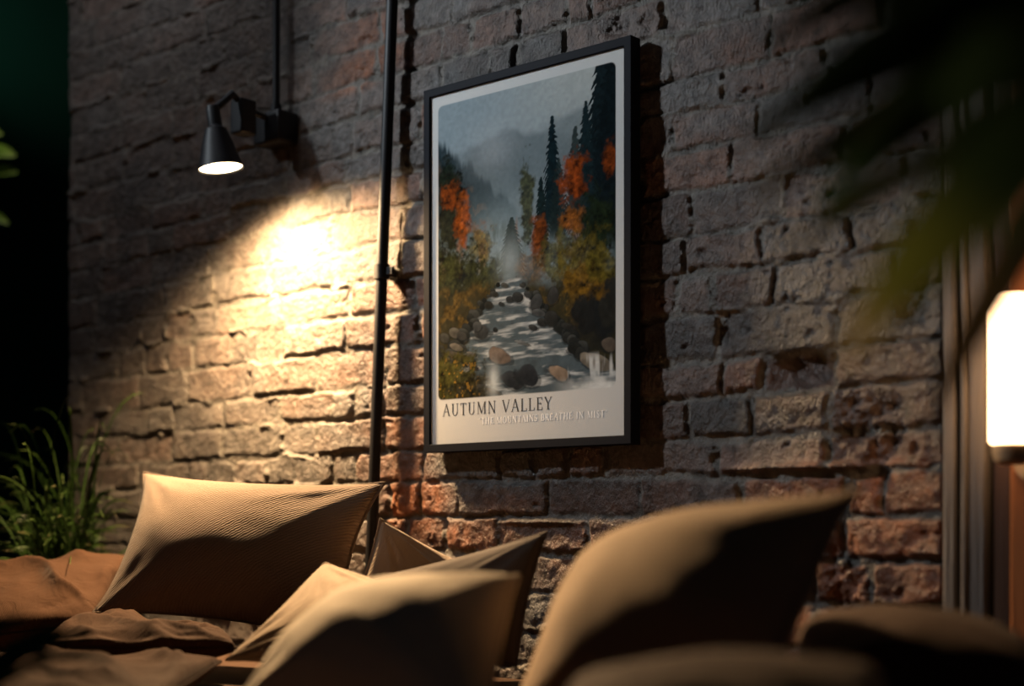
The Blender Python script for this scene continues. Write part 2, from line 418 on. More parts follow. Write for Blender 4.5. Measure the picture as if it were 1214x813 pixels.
# left forested slope
r3 = .09+.62*U+.05*(fbm(U*26, V*0, 107, 3)-.5)+.03*(fbm(U*90, V*3, 108, 2)-.5)
lay(C3(44, 60, 66), sm(r3, r3+.04, V)*sm(.80, .36, V-.25*U)*sm(.64, .40, U)*(.80+.35*med))
lay(C3(120, 92, 66), sm(.56, .7, med)*sm(r3+.06, r3+.14, V)*sm(.7, .4, V)*sm(.5, .2, U)*.55)
lay(C3(84, 102, 110), sm(.32, .46, V)*sm(.78, .6, V)*.6*(.4+.7*fog1))
# drifting mist in the middle
lay(C3(142, 160, 168), np.exp(-(((U-.40)/.20)**2+((V-.50)/.17)**2))*.85*(.45+.9*fog1))
lay(C3(176, 182, 184), np.exp(-(((U-.34)/.16)**2+((V-.17)/.09)**2))*.6*(.3+fog2))
# hazy mid forest with autumn flecks
lay(C3(150, 96, 52), sm(.55, .72, fbm(U*15, V*16, 109, 4))*sm(.36, .46, V)*sm(.66, .58, V)*.55)
lay(C3(74, 84, 74), sm(.52, .66, fbm(U*28, V*9, 110, 4))*sm(.40, .48, V)*sm(.66, .58, V)*.6)
def conifer(u0, vt, vb, hw, c, a=1., n=16, seed=1):
    t_ = (V-vt)/(vb-vt)
    saw = .55+.45*((t_*n*(1+.15*np.sin(U*40+seed))+.5*np.sign(U-u0)) % 1.0)
    wd = 1.45*hw*np.clip(t_, 0, 1)**.7*saw+.004+.035*np.clip(t_, 0, 1)**.3*(fbm(U*50, V*110, 200+seed, 3)-.5)
    m_ = sm(.004, -.004, np.abs(U-u0)-wd)*(t_ > 0)*sm(1.05, .85, t_)
    cc = np.asarray(c)*(.25+.7*fbm(U*55, V*80, 220+seed, 3))[..., None]
    lay(cc, m_*a)
def bush(u0, v0, ru, rv, c, a=.95, seed=1, sc=1.):
    n_ = fbm(U*24*sc, V*32*sc, 300+seed, 5)
    r_ = np.sqrt(((U-u0)/ru)**2+((V-v0)/rv)**2)
    f_ = fbm(U*75, V*105, 340+seed, 3)
    m_ = sm(1.08, .55, r_+1.25*(n_-.5)+.55*(f_-.5))
    cc = np.asarray(c)*np.clip(-.25+1.15*fbm(U*34*sc, V*46*sc, 320+seed, 3)+.95*f_**2, .04, 2)[..., None]*.9
    lay(cc, m_*a)
conifer(.93, -.06, .55, .12, C3(34, 50, 54), seed=2, n=18)
conifer(.99, -.08, .6, .14, C3(26, 40, 44), seed=3, n=18)
conifer(.845, .10, .5, .055, C3(38, 58, 62), seed=4)
conifer(.79, .17, .5, .05, C3(52, 66, 64), .9, seed=5)
conifer(.665, .12, .50, .048, C3(30, 52, 58), seed=6, n=20)
conifer(.605, .31, .55, .034, C3(34, 54, 56), seed=7)
conifer(.70, .26, .52, .05, C3(44, 62, 62), .9, seed=8)
conifer(.44, .42, .62, .065, C3(52, 66, 60), .9, seed=9)
bush(.525, .38, .042, .17, C3(92, 96, 62), .9, 10)
bush(.78, .33, .085, .085, C3(178, 84, 28), .95, 11)
bush(.975, .30, .045, .07, C3(168, 80, 26), .9, 12)
bush(.585, .50, .05, .075, C3(150, 80, 32), .9, 13)
bush(.77, .46, .07, .05, C3(196, 120, 46), .85, 14)
bush(.70, .58, .11, .10, C3(116, 112, 58), .8, 15)
bush(.55, .60, .10, .07, C3(150, 106, 50), .6, 16)
bush(.92, .50, .10, .12, C3(44, 58, 34), .9, 17)
bush(.84, .60, .16, .11, C3(132, 116, 46), .85, 18)
# left bank trees
bush(.07, .38, .10, .20, C3(50, 54, 38), .95, 20)
bush(.07, .30, .07, .07, C3(164, 82, 28), .85, 21)
bush(.15, .40, .06, .10, C3(180, 94, 30), .85, 22)
bush(.05, .24, .05, .05, C3(40, 52, 40), .9, 23)
bush(.26, .50, .08, .08, C3(140, 124, 60), .7, 24)
bush(.10, .60, .20, .14, C3(64, 68, 36), .95, 25)
bush(.30, .62, .12, .09, C3(72, 76, 44), .95, 26)
bush(.22, .68, .14, .05, C3(120, 90, 34), .8, 27)
bush(.05, .70, .10, .05, C3(40, 38, 26), .9, 28)
lay(C3(160, 172, 176), np.exp(-(((U-.43)/.07)**2+((V-.56)/.07)**2))*.75)
def rock(u0, v0, ru, rv, c, seed=1, a=1):
    n_ = fbm(U*18, V*22, 400+seed, 4)
    n5 = fbm(U*9+seed*3.1, V*12, 440+seed, 3)
    r_ = (np.abs((U-u0+.4*(V-v0))/ru)**2.0+np.abs((V-v0-.25*(U-u0))/rv)**2.0)**.5+1.1*(n5-.5)
    m_ = sm(1.06, .90, r_+.55*(n_-.5))
    cc = np.asarray(c)*(.55+.8*fbm(U*40, V*50, 420+seed, 4)+.75*sm(.1, -1, (V-v0)/rv)*(n_+.3))[..., None]
    lay(C3(30, 34, 36), sm(1.15, 1.0, r_-.2*(V > v0)+.5*(n_-.5))*.55*a); lay(cc, m_*a)
# river
lay(C3(62, 58, 40)*(.2+1.2*med)[..., None], sm(.60, .68, V+.06*(fbm(U*9, V*9, 119, 3)-.5)))
lay(C3(104, 84, 42)*(.2+1.2*fine)[..., None], sm(.5, .7, fbm(U*18, V*24, 118, 4))*sm(.60, .66, V)*sm(.86, .74, V)*.8)
tr = np.clip((V-.62)/.38, 0, 1)
wig = .10*(fbm(U*5, V*16, 120, 4)-.5)
lft = .40-.40*tr**.8+wig; rgt = .47+.46*tr**1.05+.22*sm(.7, 1, tr)+.11*(fbm(U*5+3, V*16, 121, 4)-.5)
riv = sm(lft-.01, lft+.02, U)*sm(rgt+.02, rgt-.01, U)*sm(.615, .63, V)
wat = fbm(U*7+V*2, V*75, 122, 4); wat2 = fbm(U*16, V*40, 123, 4)
wc = C3(86, 98, 104)[None, None]*(1-sm(.45, .85, wat))[..., None]+C3(196, 200, 200)[None, None]*sm(.45, .85, wat)[..., None]
wc = wc*(.62+.55*wat2)[..., None]
lay(wc, riv)
lay(C3(214, 216, 214), riv*sm(.62, .78, fbm(U*9, V*40, 124, 4))*.6)
# banks of stones
for q_ in range(46):
    v_ = .635+.25*(q_/46.)**.9; sd_ = 1 if q_ % 2 else -1; t_ = (v_-.62)/.38
    e_ = (.47+.46*t_**1.05) if sd_ > 0 else (.40-.40*t_**.8)
    z_ = .012+.045*t_; g_ = 30+34*((q_*37) % 10)/10
    rock(e_+sd_*(.02+.06*((q_*53) % 17)/17)*(.4+t_), v_+.01*((q_*29) % 7)/7, z_*(.7+.6*((q_*31) % 5)/5), z_*.5, C3(g_, g_+2, g_), seed=60+q_)
stones = [(.257, .785, .060, .032, (58, 60, 60)), (.235, .765, .03, .02, (66, 68, 68)), (.04, .79, .035, .018, (60, 60, 56)), (.10, .775, .03, .014, (80, 78, 72)), (.15, .79, .03, .014, (56, 56, 54)), (.02, .825, .03, .016, (50, 50, 46)), (.11, .825, .04, .010, (96, 92, 84)),
          (.13, .857, .07, .014, (64, 60, 54)), (.20, .853, .03, .007, (90, 88, 82)), (.38, .70, .02, .008, (48, 50, 50)), (.43, .69, .022, .010, (52, 54, 54)), (.475, .685, .028, .014, (48, 50, 50)), (.53, .68, .025, .010, (58, 60, 60)),
          (.58, .705, .036, .028, (62, 64, 64)), (.67, .70, .035, .032, (54, 54, 52)), (.34, .665, .03, .012, (56, 56, 52)), (.40, .640, .02, .007, (70, 70, 66)), (.50, .65, .02, .007, (66, 66, 62)), (.31, .70, .03, .014, (44, 44, 40)),
          (.56, .79, .030, .010, (58, 60, 60)), (.60, .745, .05, .014, (74, 76, 76)), (.61, .775, .025, .012, (50, 50, 48)), (.66, .77, .03, .02, (46, 46, 44)), (.345, .782, .014, .008, (40, 42, 42)),
          (.90, .765, .12, .10, (34, 35, 34)), (.99, .70, .06, .12, (44, 44, 40)), (.76, .80, .05, .012, (50, 50, 48)), (.96, .87, .05, .028, (86, 78, 70)),
          (.37, .873, .058, .024, (104, 92, 82)), (.22, .90, .028, .008, (54, 54, 52)), (.50, .835, .05, .005, (96, 98, 98)), (.695, .942, .075, .026, (132, 116, 100)), (.90, .92, .09, .022, (110, 104, 94)),
          (.455, .958, .075, .028, (48, 51, 54)), (.525, .942, .065, .040, (46, 49, 53)), (.34, .985, .05, .010, (70, 62, 50))]
for i, (a1, a2, a3, a4, c_) in enumerate(stones): rock(a1, a2, a3, a4, C3(*c_), seed=i)
bush(.84, .66, .13, .06, C3(150, 112, 36), .85, 30)
bush(.93, .62, .10, .05, C3(124, 112, 42), .8, 31)
lay(C3(226, 228, 226), sm(.62, .95, U)*sm(.955, .985, V+.05*(fbm(U*12, V*8, 130, 3)-.5))*.9)
lay(C3(220, 224, 224), sm(.55, .72, fbm(U*40, V*6, 131, 3))*sm(.6, .7, U)*sm(.88, .91, V)*sm(.98, .95, V)*.7)
bush(.08, .93, .20, .10, C3(92, 88, 40), .95, 32)
bush(.20, .97, .16, .05, C3(74, 66, 36), .9, 33)
lay(C3(170, 130, 50), sm(.66, .78, fbm(U*60, V*80, 132, 3))*sm(.35, .1, U)*sm(.84, .9, V)*.7)
lay(C3(210, 216, 216), np.exp(-(((U-.335)/.03)**2+((V-.95)/.05)**2))*.8)
art = np.clip(art*(.84+.24*fine)[..., None], 0, 1)**1.08
paper = np.ones(U.shape+(3,))*np.array([.60, .60, .585])*(1+.02*(fbm(U*40, V*60, 140, 3)-.5))[..., None]
rad = .028; ax = (ix1-ix0)/2; az = (iz1-iz0)/2
cx_ = (ix0+ix1)/2; cz_ = (iz0+iz1)/2; rr_ = .012
qx = np.abs(GX-cx_)-ax+rr_; qz = np.abs(GZ-cz_)-az+rr_
sd = np.hypot(np.maximum(qx, 0), np.maximum(qz, 0))+np.minimum(np.maximum(qx, qz), 0)-rr_
inside = sm(.0008, -.0008, sd)[..., None]
sheet = paper*(1-inside)+art*inside
co = np.stack([GX-PO.x, np.full(GX.shape, yp), GZ-PO.z], -1).reshape(-1, 3)
n0 = len(co)
co = np.concatenate([co, co+np.array([0, .012, 0])*0 + np.array([0, .0006, 0])])
me = mesh_np('print', co, np.concatenate([grid_quads(nx, ny)[:, ::-1], grid_quads(nx, ny, n0)]))
vcol(me, np.concatenate([sheet.reshape(-1, 3)]*2))
link('print', me, M_paper, poster)

# serif capitals drawn as strokes: (x0,y0,x1,y1,width) thick .13 / thin .05, serifs added
TK, TN, SF = .125, .045, .035
def arc(cx, cy, rx, ry, a0, a1, n, wf):
    out = []
    for i in range(n):
        t0 = math.radians(a0+(a1-a0)*i/n); t1 = math.radians(a0+(a1-a0)*(i+1)/n)
        w_ = TN+(wf-TN)*abs(math.cos((t0+t1)/2))
        out.append((cx+rx*math.cos(t0), cy+ry*math.sin(t0), cx+rx*math.cos(t1), cy+ry*math.sin(t1), w_))
    return out
def srf(x, y, w=.13): return [(x-w, y, x+w, y, SF)]
GL = {
 'A': (.78, [(.08, .02, .39, 1, TN), (.39, 1, .70, .02, TK), (.20, .36, .58, .36, TN)]+srf(.08, .02, .09)+srf(.70, .02, .11)),
 'U': (.80, [(.16, .98, .16, .33, TK), (.64, .98, .64, .33, TN)]+arc(.40, .33, .24, .32, 180, 360, 10, .09)+srf(.16, .98)+srf(.64, .98, .11)),
 'T': (.66, [(.33, .98, .33, .02, TK), (.04, .97, .62, .97, TN), (.045, .98, .045, .80, TN), (.615, .98, .615, .80, TN)]+srf(.33, .02)),
 'M': (.98, [(.14, .98, .14, .02, TN), (.15, .98, .49, .06, TK), (.49, .06, .83, .98, TN), (.84, .98, .84, .02, TK)]+srf(.14, .02, .10)+srf(.84, .02)+[(.02, .98, .16, .98, SF), (.82, .98, .95, .98, SF)]),
 'N': (.84, [(.14, .98, .14, .02, TN), (.14, .98, .70, .02, TK), (.70, .98, .70, .02, TN)]+srf(.14, .02, .10)+srf(.70, .98, .11)+[(.02, .98, .15, .98, SF)]),
 'V': (.76, [(.07, .98, .38, .02, TK), (.38, .02, .70, .98, TN)]+srf(.08, .98, .11)+srf(.69, .98, .09)),
 'L': (.62, [(.15, .98, .15, .02, TK), (.10, .025, .56, .025, TN), (.57, .02, .585, .22, TN)]+srf(.15, .98)+srf(.12, .02, .1)),
 'E': (.64, [(.15, .98, .15, .02, TK), (.10, .975, .54, .975, TN), (.15, .52, .43, .52, TN), (.10, .025, .56, .025, TN), (.54, .98, .545, .80, TN), (.43, .60, .43, .43, TN), (.57, .02, .585, .22, TN)]+srf(.13, .98, .09)+srf(.13, .02, .09)),
 'Y': (.70, [(.06, .98, .35, .47, TK), (.35, .47, .65, .98, TN), (.35, .48, .35, .02, TK)]+srf(.07, .98, .10)+srf(.64, .98, .09)+srf(.35, .02)),
 'H': (.86, [(.16, .98, .16, .02, TK), (.70, .98, .70, .02, TK), (.16, .51, .70, .51, TN)]+srf(.16, .98)+srf(.16, .02)+srf(.70, .98)+srf(.70, .02)),
 'O': (.84, arc(.42, .50, .33, .49, 0, 360, 24, TK)),
 'I': (.36, [(.18, .98, .18, .02, TK)]+srf(.18, .98)+srf(.18, .02)),
 'S': (.56, arc(.28, .75, .19, .23, 20, 270, 12, .10)+arc(.28, .26, .20, .24, 90, -165, 12, .10)+[(.46, .95, .46, .78, TN), (.085, .26, .085, .05, TN)]),
 'B': (.66, [(.15, .98, .15, .02, TK), (.10, .98, .34, .98, TN), (.15, .53, .36, .53, TN), (.10, .02, .36, .02, TN)]+arc(.33, .755, .20, .225, 90, -90, 10, TK)+arc(.35, .275, .24, .255, 90, -90, 10, TK)+srf(.13, .98, .09)+srf(.13, .02, .09)),
 'R': (.72, [(.15, .98, .15, .02, TK), (.10, .98, .34, .98, TN), (.15, .50, .34, .50, TN), (.33, .50, .66, .02, TK)]+arc(.33, .74, .21, .24, 90, -90, 10, TK)+srf(.15, .02)+srf(.68, .02, .08)+srf(.13, .98, .09)),
 '"': (.34, [(.10, 1.0, .08, .76, .06), (.22, 1.0, .20, .76, .06)]), ' ': (.34, []),
}
def text(name, s, xl, xr, zc, cap, mat, wide=1.0, bold=1.0):
    tot = sum(GL[c][0]+.17 for c in s)-.17
    sx = (xr-xl)/tot; bm = bmesh.new(); x = xl; z0 = zc-cap/2
    kk = 0
    for c in s:
        wd, st = GL[c]
        for (a0, b0, a1, b1, w_) in st:
            w_ *= bold; kk += 1; dy_ = .000012*(kk % 13)
            p0 = Vector((x+a0*sx, z0+b0*cap)); p1 = Vector((x+a1*sx, z0+b1*cap)); dd = (p1-p0)
            if dd.length < 1e-7: continue
            nn = Vector((-dd.y, dd.x)).normalized()*w_*cap*.5
            e_ = dd.normalized()*w_*cap*.12
            pts = [p0-e_-nn, p1+e_-nn, p1+e_+nn, p0-e_+nn]
            fr_ = [bm.verts.new(loc((q_.x, yp-.0003-dy_, q_.y))) for q_ in pts]; bk = [bm.verts.new(loc((q_.x, yp-.0001, q_.y))) for q_ in pts]
            bm.faces.new(fr_); bm.faces.new(bk[::-1])
            for j in range(4): bm.faces.new((fr_[j], bk[j], bk[(j+1) % 4], fr_[(j+1) % 4]))
        x += (wd+.17)*sx
    return obj(name, bm, mat, poster, smooth=False)
text('title_lettering', 'AUTUMN VALLEY', XW(525, yp), XW(654, yp), fz1-.8855*H, .0245, M_ink, bold=.9)
text('caption_lettering', '"THE MOUNTAINS BREATHE IN MIST"', XW(568, yp), XW(720, yp), fz1-.9215*H, .0130, M_ink2, bold=1.45)['label'] = 'pale caption lettering'

# ------------------------------------------------------------------ wall lamp and conduits
ly = -.19
Lc = Q(262, 200, ly)                                            # centre of the shade's mouth
bx_ = Q(338, 157, 0)
lamp = thing('wall_lamp', 'black cone wall lamp switched on, left of the vertical pipe', 'lamp', (bx_.x, 0, bx_.z)); LO = Vector((bx_.x, 0, bx_.z))
ll = lambda p_: Vector(p_)-LO
bm = bmesh.new(); box(bm, (-.045, -.058, -.036), (.045, .004, .036)); obj('mounting_box', bm, M_black, lamp, bevel=.006)
bm = bmesh.new(); tube(bm, [(0, .0, .0), (0, -.0, .0)], .001) if False else None
tube(bm, [(-.0, -.056, .022), (-.0, -.13, .030)], .007); obj('arm', bm, M_black, lamp)
bm = bmesh.new(); box(bm, (-.024, -.140, -.030), (.016, -.095, .048)); obj('swivel_block', bm, M_black, lamp, bevel=.005)
tilt = Matrix.Rotation(math.radians(-6), 4, 'Y') @ Matrix.Rotation(math.radians(5), 4, 'X')
LM = Matrix.Translation(ll(Lc)) @ tilt
bm = bmesh.new(); tube(bm, [(-.004, -.12, .036), (ll(Lc).x*.5, -.155, .052), LM @ Vector((0, 0, .128))], .0085); obj('shade_arm', bm, M_black, lamp)
bm = bmesh.new(); lathe(bm, [(.0, .138), (.013, .138), (.015, .132), (.0155, .094), (.018, .090), (.024, .086), (.034, .055), (.0495, 0), (.0475, 0.000), (.032, .053), (.022, .082), (0, .084)], 48, LM)
obj('shade', bm, M_black, lamp, sharp=30)
bm = bmesh.new(); lathe(bm, [(0, -.002), (.030, -.001), (.0468, .004), (.0455, .010), (0, .010)], 40, LM); obj('diffuser', bm, M_lamp, lamp)['label'] = 'glowing lamp face'
rt = Q(337, -60, -.03)
bm = bmesh.new(); tube(bm, [(0.004, -.030, .034), (0.006, -.030, 3.19-LO.z)], .0088); obj('conduit', bm, M_black, lamp)
bm = bmesh.new(); tube(bm, [(0.004, -.030, .034), (0.004, -.030, .056)], .0125); obj('gland', bm, M_black, lamp)

pa, pb = Q(465, 0, -.030), Q(443, 585, -.030)
dirp = (pb-pa); top = pa+dirp*((3.19-pa.z)/dirp.z); bot = pa+dirp*((.02-pa.z)/dirp.z)
pipe = thing('conduit_pipe', 'long black metal pipe running up the brick wall beside the poster', 'pipe', bot)
bm = bmesh.new(); tube(bm, [top-bot, Vector((0, 0, 0))], .0125, 20); obj('pipe', bm, M_black, pipe)
for py in (322, -120, 690):
    c = pa+dirp*((Q(455, py, -.03).z-pa.z)/dirp.z)-bot
    bm = bmesh.new(); tube(bm, [c+Vector((0, 0, .016)), c-Vector((0, 0, .016))], .0165, 20)
    box(bm, c+Vector((-.012, 0, -.009)), c+Vector((.012, .034, .009)))
    box(bm, c+Vector((.008, -.004, -.008)), c+Vector((.034, .004, .008))); obj('clamp', bm, M_black, pipe, bevel=.001)

# ------------------------------------------------------------------ sconce on the right
sc = Q(1201, 350, -.125); st = sc.z; sb = Q(1201, 526, -.125).z
sco = thing('wall_sconce', 'glowing cylinder sconce with frosted glass at the right edge', 'lamp', (sc.x, -.125, sb)); hs = st-sb
R_ = .0335
bm = bmesh.new(); lathe(bm, [(0, 0), (R_-.003, 0), (R_, .004), (R_, hs-.010), (R_-.003, hs-.003), (R_-.010, hs), (0, hs)], 48); obj('glass_shade', bm, M_shade, sco)
bm = bmesh.new(); lathe(bm, [(0, -.030), (.018, -.030), (.026, -.024), (.029, -.012), (.029, -.001), (0, -.001)], 40); obj('base_cup', bm, M_brass, sco)
bm = bmesh.new(); tube(bm, [(0, .0, -.020), (0, .05, -.022), (.0, .098, -.022)], .007); obj('arm', bm, M_brass, sco)
bm = bmesh.new(); tube(bm, [(.0, .0945, -.022), (.0, .080, -.022)], .030, 30); obj('wall_plate', bm, M_brass, sco)

# ------------------------------------------------------------------ sofa
SX0, SX1, SY0, SY1 = -2.92, -.36, -1.22, -.05
sofa = thing('daybed_sofa', 'long low brown daybed sofa under the brick wall, piled with cushions', 'sofa', ((SX0+SX1)/2, (SY0+SY1)/2, 0)); SO = sofa.location.copy()
bm = bmesh.new(); box(bm, (SX0-SO.x, SY0-SO.y, .12), (SX1-SO.x, SY1-SO.y, .32)); obj('base', bm, M_sofa, sofa, bevel=.03)
mid = -1.62
for x0_, x1_ in ((SX0, mid-.003), (mid+.003, SX1)):
    bm = bmesh.new(); box(bm, (x0_-SO.x, SY0-SO.y-.01, .322), (x1_-SO.x, SY1-SO.y, .452))
    bmesh.ops.subdivide_edges(bm, edges=bm.edges, cuts=5, use_grid_fill=True)
    cxm = (x0_+x1_)/2-SO.x
    for v_ in bm.verts:
        if v_.co.z > .44: v_.co.z += .01*(1-(abs(v_.co.x-cxm)/((x1_-x0_)/2))**2)*(1-(abs(v_.co.y)/.58)**2)
    obj('seat_cushion', bm, M_sofa, sofa, bevel=.02)
for x_ in (SX0+.1, SX1-.1):
    for y_ in (SY0+.1, SY1-.1):
        bm = bmesh.new(); lathe(bm, [(0, 0), (.018, 0), (.028, .119), (0, .119)], 20, Matrix.Translation((x_-SO.x, y_-SO.y, 0))); obj('leg', bm, M_dwood, sofa)

# ------------------------------------------------------------------ cushions
def cushion(name, label, cat, corners, T, mat, seed, n=72, pinch=.07, wr=.010, p=.42, tuft=0, seam=True, tf=None, tb=None, flip=False, wrs=5, group=None, fold=0):
    """corners TL,TR,BR,BL in world; two bulged sides sharing one pinched edge"""
    TL, TR, BR, BL = [np.array(c) for c in corners]
    s = np.linspace(-1, 1, n); SS, RR = np.meshgrid(s, s)          # RR=+1 is the top edge
    s2 = SS*(1-pinch*(1-RR**2)); r2 = RR*(1-pinch*(1-SS**2))
    a = (s2+1)/2; b = (1-r2)/2
    base = (TL[None, None]*((1-a)*(1-b))[..., None]+TR[None, None]*(a*(1-b))[..., None]+BR[None, None]*(a*b)[..., None]+BL[None, None]*((1-a)*b)[..., None])
    e1 = (TR-TL)+(BR-BL); e2 = (TL-BL)+(TR-BR); nrm = np.cross(e1, e2); nrm /= np.linalg.norm(nrm)
    if nrm @ (np.array(CAM)-base.mean((0, 1))) < 0: nrm = -nrm
    prof = np.clip((1-SS**2)*(1-RR**2), 0, 1)**p
    edge = np.clip((1-np.abs(SS))*(1-np.abs(RR))*8, 0, 1)
    # creases fan out from the corners, broad dents elsewhere
    w1 = fbm(SS*1.7+3, RR*1.7+3, 500+seed, 2)-.5
    rad_ = np.zeros_like(SS)
    for cx, cy in ((-1, -1), (1, -1), (-1, 1), (1, 1)):
        ang = np.arctan2(RR-cy, SS-cx); dist = np.hypot(RR-cy, SS-cx)
        rad_ += (fbm(ang*wrs*.8, dist*.5+cx+3*cy+9, 520+seed, 2)-.5)*np.exp(-(dist/.75)**2)*np.clip(dist*4, 0, 1)
    w2 = np.abs(fbm(SS*3+RR*1.3, RR*2.4-SS, 540+seed, 3)-.5)
    tf = T/2 if tf is None else tf; tb = T/2 if tb is None else tb
    fr_ = prof*tf*(1+.14*w1)+wr*1.5*rad_*edge
    if fold:
        rg = 1-np.abs(2*fbm(SS*1.6+RR*1.0+seed, RR*.9-SS*.5, 580+seed, 2)-1)
        fr_ = fr_+fold*((rg**3-.5)*.9+.35*(fbm(SS*3.5, RR*2, 590+seed, 2)-.5))*edge
    bk = -(prof*tb*(1-.3*w1)+wr*1.5*rad_*edge)
    if tuft:
        for (cx, cy) in tuft:
            dd = np.hypot(SS-cx, RR-cy); fr_ = fr_+.020*np.exp(-(dd/.22)**2)*np.sin(SS*34+RR*9+seed)*edge
    A = base+nrm*fr_[..., None]; B = base+nrm*bk[..., None]
    cen = base.mean((0, 1)); 
    A = A-cen; B = B-cen
    co = np.concatenate([A.reshape(-1, 3), B.reshape(-1, 3)])
    q1 = grid_quads(n, n); q2 = grid_quads(n, n, n*n, True)
    # weld the shared edge
    idx = np.arange(2*n*n); g_ = np.arange(n*n).reshape(n, n)
    bd = np.zeros((n, n), bool); bd[0] = bd[-1] = True; bd[:, 0] = bd[:, -1] = True
    idx[n*n:][bd.ravel()] = g_[bd]
    used = np.unique(idx); remap = np.zeros(2*n*n, int); remap[used] = np.arange(len(used))
    quads = remap[idx[np.concatenate([q1, q2])]]
    # make sure normals point outward
    me = mesh_np('cover', co[used], quads)
    uvl = me.uv_layers.new(name='UVMap')
    wlen = np.linalg.norm(e1)/2; hlen = np.linalg.norm(e2)/2
    uvv = np.concatenate([np.stack([SS*wlen/2, RR*hlen/2], -1).reshape(-1, 2)]*2)[used]
    li = np.zeros(len(me.loops), dtype=np.int32); me.loops.foreach_get('vertex_index', li)
    uvl.data.foreach_set('uv', uvv[li].astype(np.float32).ravel())
    b_ = bmesh.new(); b_.from_mesh(me); bmesh.ops.recalc_face_normals(b_, faces=b_.faces); b_.to_mesh(me); b_.free()
    for pl in me.polygons: pl.use_smooth = True
    root = thing(name, label, cat, Vector(cen))
    if group: root['group'] = group
    o = link('cover', me, mat, root)
    if seam:
        bm = bmesh.new()
        loop = list(A[0, :])+list(A[1:, -1])+list(A[-1, -2::-1])+list(A[-2:0:-1, 0])
        m_ = len(loop); rings = []
        for i in range(m_):
            t_ = Vector(loop[(i+1) % m_]-loop[i-1]).normalized(); nn = Vector(nrm); bb = t_.cross(nn).normalized(); nn = bb.cross(t_)
            rings.append([bm.verts.new(Vector(loop[i])+(nn*math.cos(x_)+bb*math.sin(x_))*.0028) for x_ in (0, 1.257, 2.513, 3.77, 5.027)])
        for i in range(m_):
            r0, r1 = rings[i], rings[(i+1) % m_]
            for j in range(5): bm.faces.new((r0[j], r0[(j+1) % 5], r1[(j+1) % 5], r1[j]))
        so = obj('piping', bm, mat, root)
        so.data.uv_layers.new(name='UVMap')
    return root

# far left: tan cushion leaning against the wall
cushion('throw_pillow', 'tan ribbed pillow leaning against the wall under the lamp', 'pillow',
        (Q(170, 560, -.31), Q(456, 572, -.25), Q(412, 765, -.35), Q(110, 726, -.55)), .20, M_tan, 1, pinch=.13, p=.62, wr=.010)
# folded brown bedding at far left
cushion('floor_cushion', 'crumpled rust brown cushion at the far left end below the grass', 'cushion',
        (P(-70, 694, 3.15), P(166, 664, 3.20), P(110, 742, 2.92), P(-90, 762, 2.78)), .14, M_brown, 2, pinch=.03, wr=.022, wrs=4, p=.35, fold=.03)
cushion('folded_throw', 'folded brown throw lying flat in front of the tan ribbed pillow', 'throw',
        (P(100, 738, 2.76), P(262, 750, 2.60), P(280, 768, 2.42), P(40, 768, 2.45)), .06, M_brown, 3, pinch=.0, wr=.022, p=.25, fold=.028)
cushion('seat_pad', 'flat brown linen pad along the front bottom left corner', 'cushion',
        (P(-60, 786, 2.46), P(262, 784, 2.40), P(180, 836, 1.94), P(-120, 838, 1.95)), .06, M_brown, 4, pinch=.0, wr=.022, p=.25, fold=.028)
# middle cluster
cushion('throw_pillow', 'oatmeal pillow at the wall whose wrinkled corner peeks up behind the dark pillow', 'pillow',
        (P(451, 615, 2.62), P(590, 690, 2.76), P(570, 762, 2.66), P(400, 762, 2.58)), .10, M_beige2, 5, pinch=.06, wr=.020, wrs=10)
cushion('throw_pillow', 'dark taupe pillow between the oatmeal pillow and the cream pillow', 'pillow',
        (P(422, 690, 2.56), P(648, 631, 2.36), P(612, 790, 2.34), P(450, 784, 2.50)), .09, M_char, 6, pinch=.06)
cushion('throw_pillow', 'rumpled beige pillow directly behind the cream pillow', 'pillow',
        (P(385, 667, 2.52), P(560, 725, 2.27), P(540, 790, 2.21), P(268, 782, 2.34)), .08, M_beige, 7, pinch=.06, wr=.020, wrs=9)
cushion('throw_pillow', 'cream white linen pillow lying in front at bottom centre', 'pillow',
        (P(418, 742, 2.12), P(614, 682, 1.78), P(585, 880, 1.58), P(268, 852, 1.90)), .18, M_cream, 8, pinch=.07, wr=.012, p=.5, tf=.11, tb=.05)
# big camel pillow
cushion('throw_pillow', 'large camel pillow in front of the brick wall, right of the cream pillow', 'pillow',
        (P(748, 660, 2.22), P(1022, 577, 1.50), P(915, 840, 1.40), P(592, 862, 1.80)), .28, M_camel, 9, pinch=.10, wr=.006, p=.65, tf=.125, tb=.08)
# right end
cushion('bolster', 'dark brown bolster cushion at the right end of the sofa under the sconce', 'cushion',
        (P(945, 757, 1.86), P(1225, 790, 1.72), P(1270, 840, 1.46), P(950, 810, 1.60)), .15, M_brown2, 10, pinch=.02, wr=.012, p=.33)
cushion('seat_pad', 'dark brown pad in the near foreground below the large camel pillow', 'cushion',
        (P(680, 815, 1.36), P(1045, 800, 1.30), P(1075, 900, 1.12), P(640, 900, 1.18)), .10, M_brown2, 11, pinch=.02, wr=.012, p=.33)

